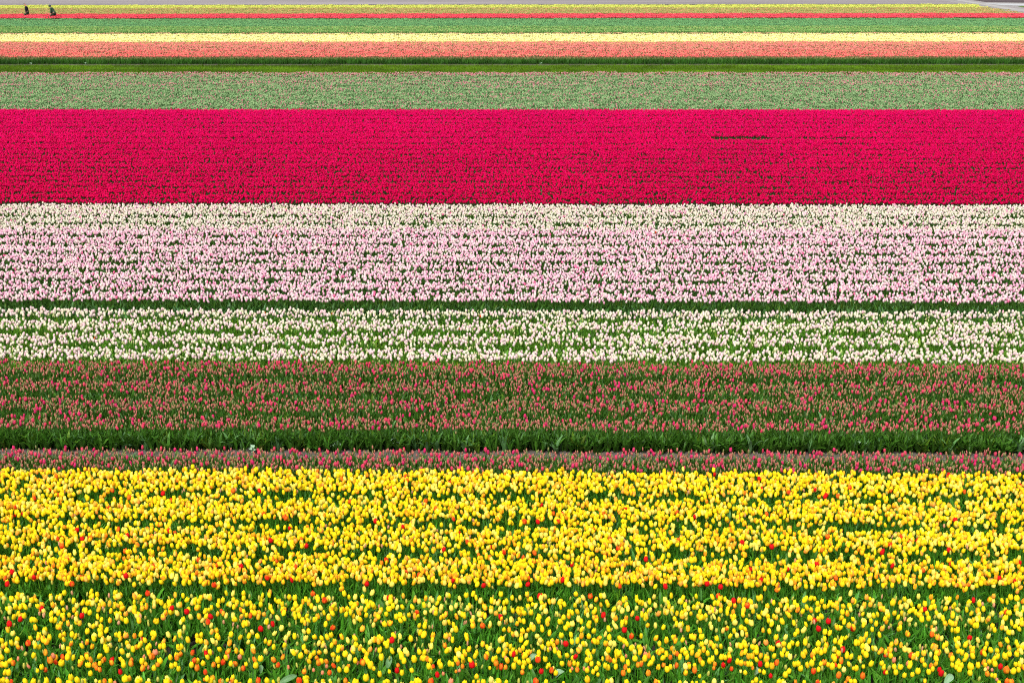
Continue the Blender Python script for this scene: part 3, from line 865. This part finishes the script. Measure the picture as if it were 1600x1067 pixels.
# ------------------------------------------------------------------ the 300 nearest tulips, each with its parts
def bloom_mesh(name, **kw):
    V, Fc, E = bloom_geo(**kw)
    me = mesh(name, V, Fc, [M_BLOOM], smooth=True)
    add_attr(me, "edge", E)
    return me


B_CUP = [bloom_mesh("flower_cup", w=.052, h=.066, seed=s) for s in (1, 2, 3)] + [bloom_mesh("flower_cup", w=.056, h=.063, open_=.15, seed=4)]
B_OPEN = bloom_mesh("flower_open", w=.060, h=.060, open_=.55, seed=5)
B_BUD = bloom_mesh("flower_bud", w=.040, h=.078, open_=-.2, seed=6)


def simple_mesh(name, geo, mat):
    me = mesh(name, geo[0], geo[1], [mat], smooth=True)
    add_attr(me, "blade", geo[2])
    return me


S_MESH = simple_mesh("flower_stem", stem_geo(.38), M_LEAF)
L_MESH = [simple_mesh("tulip_blade", leaf_geo(random.uniform(.27, .35), random.uniform(.026, .046), 0, random.uniform(.1, 1.0), random.uniform(1.25, 1.55), 6), M_LEAF) for _ in range(6)]


def look_of(i):
    x, y, t, w = NEAR[i]
    sz = "small " if w < 56 else ("large " if w > 77 else "")
    if t == 'B': return "slim green bud" if w > 36 else "tiny green bud"
    if t == 'S': return "salmon bud" if w < 55 else "salmon tulip"
    return sz + {'Y': "yellow", 'P': "pale yellow", 'M': "orange-tinged yellow", 'O': "orange-flushed", 'r': "orange-red", 'R': "scarlet"}[t] + " tulip"


ZONES = ["in the left corner", "near the left edge", "an eighth across", "a sixth across", "a quarter across", "a third across", "two fifths across", "left of the middle",
         "right of the middle", "three fifths across", "two thirds across", "three quarters across", "five sixths across", "seven eighths across", "near the right edge", "in the right corner"]


def facts(i):
    """phrases that are true of flower i, the most telling first"""
    x, y, t, w = NEAR[i]
    zone = ZONES[min(15, int(x // 100))]
    ends = ["cut off by the bottom edge"] if y > 1062.5 else (["in the lowest row"] if y > 1052 else [])
    look, out = look_of(i), []
    nb = sorted((j for j in range(len(NEAR)) if j != i), key=lambda j: (NEAR[j][0] - x) ** 2 + (NEAR[j][1] - y) ** 2)[:7]
    for j in nb:
        dx, dy = NEAR[j][0] - x, NEAR[j][1] - y
        if math.hypot(dx, dy) > 26: continue
        if abs(dx) > 1.8 * abs(dy): rel = "right of" if dx < 0 else "left of"
        elif abs(dy) > 1.8 * abs(dx): rel = "below" if dy < 0 else "above"
        else: rel = ("lower " if dy < 0 else "higher ") + ("right of" if dx < 0 else "left of")
        lk = look_of(j); art = "an" if lk[0] in "aeiou" else "a"
        out.append("%s %s %s %s, %s" % (look, rel, art, lk, zone))
    base = list(out)
    for q in range(len(base)):
        for e in ends: out.append(base[q] + ", " + e)
    return ["%s alone among leaves, %s" % (look, zone)] * (not base) + out


FACTS = [facts(i) for i in range(len(NEAR))]
count = {}
for f in FACTS:
    for ph in set(f): count[ph] = count.get(ph, 0) + 1
used, labels = set(), []
for i, f in enumerate(FACTS):
    ok = [ph for ph in f if count[ph] == 1 and len(ph.split()) <= 16] or [ph for ph in f if ph not in used] or f
    labels.append(ok[0]); used.add(ok[0])

rr = random.Random(77)
for i, (x, y, t, w) in enumerate(NEAR):
    zc = ZB + rr.uniform(-.035, .035)
    p = un(x, y, zc)
    c, f, _ = colour_of(t)
    jj = rr.uniform(.92, 1.06)
    size = max(.6, min(1.5, w / 76)) if t != 'B' else max(.75, w / 52)
    root = bpy.data.objects.new("tulip", None)
    COL.objects.link(root)
    lean = (rr.gauss(0, .02), rr.gauss(0, .02))
    root.location = (p.x, p.y, 0)
    root.rotation_euler = (0, 0, 0)
    root.empty_display_size = .05
    tag(root, labels[i], "tulip", "tulips along the front of the yellow field")
    sh = zc - .033 * size
    bm = B_BUD if t == 'B' else (B_OPEN if w > 84 and rr.random() < .5 else rr.choice(B_CUP))
    bl = link("flower_head", bm, root, (0, 0, sh), (rr.gauss(0, .12), rr.gauss(0, .12), rr.uniform(0, 6.28)))
    bl.scale = (size, size, size * rr.uniform(.95, 1.12))
    bl["tcol"] = [min(.98, v * jj) for v in c]
    bl["tflush"] = [float(v) for v in f]
    bl["tvar"] = rr.random()
    st = link("stem", S_MESH, root, rot=(0, 0, rr.uniform(0, 6.28)))
    st.scale = (1, 1, (sh + .004) / .38)
    st["lcol"] = [v * 1.15 for v in G_YEL]; st["tvar"] = rr.random()
    a0 = rr.uniform(0, 6.28)
    for q in range(3):
        lf = link("leaf", rr.choice(L_MESH), root, rot=(0, 0, a0 + q * 2.09 + rr.uniform(-.5, .5)))
        s = rr.uniform(.85, 1.12); lf.scale = (s, s, s)
        lf["lcol"] = [v * rr.uniform(.75, 1.25) for v in G_YEL]; lf["tvar"] = rr.random()


# ------------------------------------------------------------------ broad leaves at the front, the light they catch painted as a paler green
def broad_leaf_mesh(name, L, W, seed, fold=.5):
    r = random.Random(seed)
    V, Fc, B = [], [], []
    seg = 7
    for i in range(seg + 1):
        t = i / seg; w = W / 2 * math.sin(math.pi * min(1, t * .95 + .04)) ** .6 + .002
        for s in (-1, -.5, 0, .5, 1):
            V.append((L * (t - .5), s * w, fold * abs(s) * w + .035 * math.sin(t * 3) + r.uniform(-.003, .003))); B.append(.9 + .1 * abs(s))
    for i in range(seg):
        for s in range(4):
            a = i * 5 + s; Fc.append((a, a + 1, a + 6, a + 5))
    me = mesh(name, V, Fc, [M_LEAF], smooth=True)
    add_attr(me, "blade", B)
    return me


for (x, y, L, W, rz, ry, lab) in [
        (875, 1053.5, .11, .075, .3, -.5, "pale folded tulip leaf beside a yellow flower near the middle of the front"),
        (1482, 1060.5, .14, .07, .7, -.35, "broad pale leaf bent over below the two scarlet tulips at the right"),
        (450, 1061, .20, .06, .5, -.2, "long bent green leaf lying near the bottom edge left of the middle"),
        (832, 1027, .11, .05, .6, -.5, "pale upturned leaf left of an orange-flushed tulip near the middle"),
        (1180, 1047, .09, .05, 1.3, -.7, "pale upright leaf tip behind the scarlet tulips right of the middle"),
        (608, 1034, .13, .06, 1.2, -.8, "wide grey-green leaf standing up left of the red tulip"),
        (407, 1045, .09, .04, 1.8, -.6, "grey-green twisted leaf below an orange-red tulip left of the middle")]:
    p = un(x, y, .34)
    o = link("bent_leaf", broad_leaf_mesh("bent_leaf", L, W, int(x)), loc=p, rot=(random.uniform(-.3, .3) + .5, ry, rz))
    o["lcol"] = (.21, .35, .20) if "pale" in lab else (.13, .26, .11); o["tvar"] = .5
    tag(o, lab, "leaf", "large leaves catching the light at the front")


# ------------------------------------------------------------------ weeds beside the path
def weed(x, y, size, label, ncl, z=0.0):
    r = random.Random(int(x * 3 + y))
    root = bpy.data.objects.new("broad_leaf_weed", None); COL.objects.link(root)
    p = un(x, y + 1, z); root.location = (p.x, p.y, 0)
    tag(root, label, "weed", "pale weeds along the path")
    sh = size * .9
    st = link("stem", simple_mesh("weed_stem", stem_geo(sh, .005), M_LEAF), root); st["lcol"] = (.10, .20, .07); st["tvar"] = .5
    for i in range(ncl):
        a = i * 2.4 + r.random(); h = sh * (0.45 + .55 * i / max(1, ncl - 1))
        me = broad_leaf_mesh("weed_leaf", size * r.uniform(.55, .8), size * r.uniform(.4, .55), int(x) + i, .2)
        lf = link("leaf", me, root, (math.cos(a) * size * .3, math.sin(a) * size * .3, h), (r.uniform(-.3, .5), -.35, a))
        lf["lcol"] = (.34, .50, .33); lf["tvar"] = r.random()


for (x, y, s, n, lab) in [
        (620, 701, .17, 5, "tallest pale green weed at the path's edge, left of the middle"),
        (639, 693, .15, 4, "pale weed with upright leaves against the dark tulip leaves, left of the middle"),
        (653, 699, .16, 3, "single broad pale leaf of a weed leaning over the path, just left of the middle"),
        (313, 697, .15, 4, "low pale weed before the dark tulip leaves, a fifth across the photo"),
        (327, 690, .13, 3, "small pale weed higher up in the leaves, a fifth across the photo"),
        (572, 694, .13, 3, "small pale weed a third of the way across, left of the tallest weed"),
        (525, 705, .14, 4, "pale weed standing on the grey path, a third of the way across"),
        (394, 709, .12, 4, "pale weed in the near strip of pink tulips, a quarter across the photo"),
        (1346, 705, .17, 5, "pale weed with spreading leaves on the path's edge at the right"),
        (1386, 694, .15, 3, "pale weed with two leaves in the dark tulip leaves at the right")]:
    weed(x, y, s * 1.05, lab, n)
for (x, y, lab) in [(48, 101.5, "tiny pale weed by the far narrow path at the left edge"),
                    (134, 101.0, "tiny pale weed by the far path, a twelfth across the photo"),
                    (845, 101.6, "tiny pale weed by the far path at the middle of the photo"),
                    (1541, 98.5, "tiny pale weed in the dark leaves at the far right")]:
    weed(x, y, .15, lab, 3)

# straw and dry leaf litter on the near path
V, Fc = [], []
for _ in range(900):
    x, y = random.uniform(-12, 12), random.uniform(y_path0 - .02, y_path1 + .1)
    a = random.gauss(0, .6); L = random.uniform(.03, .14); w = .004
    dx, dy = math.cos(a) * L, math.sin(a) * L; z = random.uniform(.012, .03); o = len(V)
    V += [(x - w * math.sin(a), y + w * math.cos(a), .008), (x + w * math.sin(a), y - w * math.cos(a), .010), (x + dx, y + dy, z)]
    Fc.append((o, o + 1, o + 2))
tag(link("straw_litter", mesh("straw_litter", V, Fc, [plain("straw", (.42, .34, .22), .9, 3, .3)])), "dry straw and leaf scraps scattered on the grey path", kind="stuff")
V, Fc = [], []
for _ in range(2600):
    x, y = random.uniform(-13, 13), random.uniform(y_path0 - .03, y_path1 + .11)
    s = random.uniform(.008, .028); o = len(V)
    for j in range(5):
        V.append((x + s * math.cos(j * 1.2566) * random.uniform(.7, 1.2), y + s * math.sin(j * 1.2566) * random.uniform(.7, 1.2), .004))
    V.append((x, y, .004 + s * .8))
    for j in range(5): Fc.append((o + j, o + (j + 1) % 5, o + 5))
tag(link("soil_clods", mesh("soil_clods", V, Fc, [plain("dry_clod", (.15, .128, .11), .95, 20, .5)])), "small grey clods of dry soil on the path", kind="stuff")


# ------------------------------------------------------------------ people in the far red band
def skin_obj(name, chain, edges, mat, parent, root=0, sub=1):
    me = bpy.data.meshes.new(name)
    me.from_pydata([c[:3] for c in chain], edges, [])
    me.materials.append(mat)
    o = link(name, me, parent)
    sk = o.modifiers.new("skin", 'SKIN'); sk.use_smooth_shade = True
    for i, c in enumerate(chain):
        me.skin_vertices[0].data[i].radius = (c[3], c[4] if len(c) > 4 else c[3])
    me.skin_vertices[0].data[root].use_root = True
    sb = o.modifiers.new("sub", 'SUBSURF'); sb.levels = sb.render_levels = sub
    return o


SKIN = plain("skin", (.50, .27, .19), .6, 6, .08)
CLOTH = {k: plain(k, c, .85, 14, .25) for k, c in dict(navy_cloth=(.012, .013, .022), green_cloth=(.035, .075, .045), olive_cloth=(.04, .065, .035),
                                                        black_cloth=(.008, .010, .012), rust_cloth=(.42, .12, .06), cap_cloth=(.03, .02, .02)).items()}


def person(px, py, bend, hz, label, coat, trousers, hat, hat_name, facing, arms):
    """a stooping worker: bend = forward lean of the trunk in radians; built facing -x, turned by facing"""
    root = bpy.data.objects.new("person", None); COL.objects.link(root)
    p = un(px, py, .40)
    root.location = (p.x, p.y, 0); root.rotation_euler = (0, 0, facing)
    tag(root, label, "person", "two people stooping in the far red band")
    hip = Vector((.08, 0, hz)); u = Vector((-math.sin(bend), 0, math.cos(bend)))
    wst, ch, sh, nk = hip + u * .16, hip + u * .36, hip + u * .50, hip + u * .58
    hd = nk + (u * .5 + Vector((-.55, 0, .25))).normalized() * .14
    lim = []
    for s in (1, -1):
        shd = sh + Vector((0, s * .17, -.01)); a1, a2 = arms[0 if s > 0 else 1]
        el_ = shd + Vector(a1); wr = el_ + Vector(a2); pm = wr + Vector(a2).normalized() * .09
        lim.append((shd, el_, wr, pm))
    kn = [Vector((-.05 - (.86 - hz) * .75, s * .11, .48 - (.86 - hz) * .15)) for s in (1, -1)]; an = [Vector((.05, s * .11, .09)) for s in (1, -1)]
    ch_ = [(*hip, .125, .14), (*wst, .11, .13), (*ch, .12, .155), (*sh, .09, .12), (*nk, .052), (*(nk + (hd - nk) * .6), .065), (*hd, .092, .085), (*(hd + (hd - nk).normalized() * .07), .06)]
    ed = [(i, i + 1) for i in range(7)]
    for (shd, el_, wr, pm), fs in zip(lim, (1, -1)):
        b = len(ch_)
        ch_ += [(*shd, .055), (*el_, .042), (*wr, .028), (*pm, .036, .016)]
        ed += [(3, b), (b, b + 1), (b + 1, b + 2), (b + 2, b + 3)]
        d = (pm - wr).normalized()
        for q, (off, ln) in enumerate([(-.028, .055), (-.010, .072), (.010, .068), (.026, .055)]):
            t0 = len(ch_); ch_ += [(*(pm + Vector((0, off, 0)) + d * ln * .6), .009), (*(pm + Vector((-.012, off, 0)) + d * ln), .008)]
            ed += [(b + 3, t0), (t0, t0 + 1)]
        t0 = len(ch_); ch_ += [(*(wr + d * .04 + Vector((-.05, 0, 0))), .010)]; ed += [(b + 2, t0)]
    for k_, a_ in zip(kn, an):
        b = len(ch_); hp = Vector((.07, k_.y, hz - .05))
        ch_ += [(*hp, .085), (*k_, .06), (*a_, .042), (a_.x - .14, a_.y, .045, .035)]
        ed += [(0, b), (b, b + 1), (b + 1, b + 2), (b + 2, b + 3)]
    skin_obj("body", ch_, ed, SKIN, root)
    c = [(*(hip - u * .10), .165, .18), (*hip, .155, .175), (*wst, .145, .165), (*ch, .155, .19), (*sh, .12, .155), (*(nk - u * .02), .08)]
    e = [(i, i + 1) for i in range(5)]
    for (shd, el_, wr, pm) in lim:
        b = len(c); c += [(*shd, .078), (*el_, .062), (*(wr + (el_ - wr) * .1), .05)]; e += [(4, b), (b, b + 1), (b + 1, b + 2)]
    skin_obj("coat", c, e, CLOTH[coat], root)
    c, e = [(*hip, .15, .165)], []
    for k_, a_ in zip(kn, an):
        b = len(c); hp = Vector((.07, k_.y, hz - .07)); c += [(*hp, .105), (*k_, .082), (*(a_ + Vector((0, 0, .06))), .07)]
        e += [(0, b), (b, b + 1), (b + 1, b + 2)]
    skin_obj("trousers", c, e, CLOTH[trousers], root)
    for a_ in an:
        skin_obj("boot", [(a_.x, a_.y, .22, .058), (a_.x, a_.y, .07, .055), (a_.x - .10, a_.y, .045, .045), (a_.x - .19, a_.y, .042, .035)], [(0, 1), (1, 2), (2, 3)], CLOTH['black_cloth'], root)
    top = hd + (hd - nk).normalized() * .07
    if hat_name == "cap":
        skin_obj("cap", [(*(hd + (top - hd) * .4 + Vector((.01, 0, .02))), .105, .10), (*(top + Vector((.01, 0, .02))), .075), ], [(0, 1)], CLOTH[hat], root)
        skin_obj("cap_peak", [(*(hd + Vector((-.07, 0, .07))), .07, .02), (*(hd + Vector((-.17, 0, .05))), .055, .012)], [(0, 1)], CLOTH[hat], root)
        skin_obj("scarf", [(*(nk + Vector((.03, .05, .0))), .07), (*(nk + Vector((-.03, 0, .02))), .07), (*(nk + Vector((.03, -.05, 0))), .07)], [(0, 1), (1, 2)], CLOTH['rust_cloth'], root)
    else:
        skin_obj("hood", [(*(nk + Vector((.05, 0, .02))), .105, .11), (*(hd + Vector((.035, 0, .03))), .118, .11), (*(top + Vector((.02, 0, .03))), .08)], [(0, 1), (1, 2)], CLOTH[hat], root)
    return root


person(41.5, 24.0, .10, .66, "person in a dark navy jacket and dark cap stooping among the red tulips", "navy_cloth", "olive_cloth", "cap_cloth", "cap", .2,
       [((-.03, .02, -.27), (-.10, -.02, -.21)), ((.01, -.02, -.27), (-.06, .02, -.22))])
two = person(83.0, 25.5, .38, .66, "person in a dark green hooded coat bending low over the red tulips", "green_cloth", "olive_cloth", "green_cloth", "hood", .15,
       [((-.04, .05, -.26), (-.10, 0, -.22)), ((.02, -.06, -.26), (-.04, 0, -.22))])
two.scale = (1.2, 1.25, 1.0)
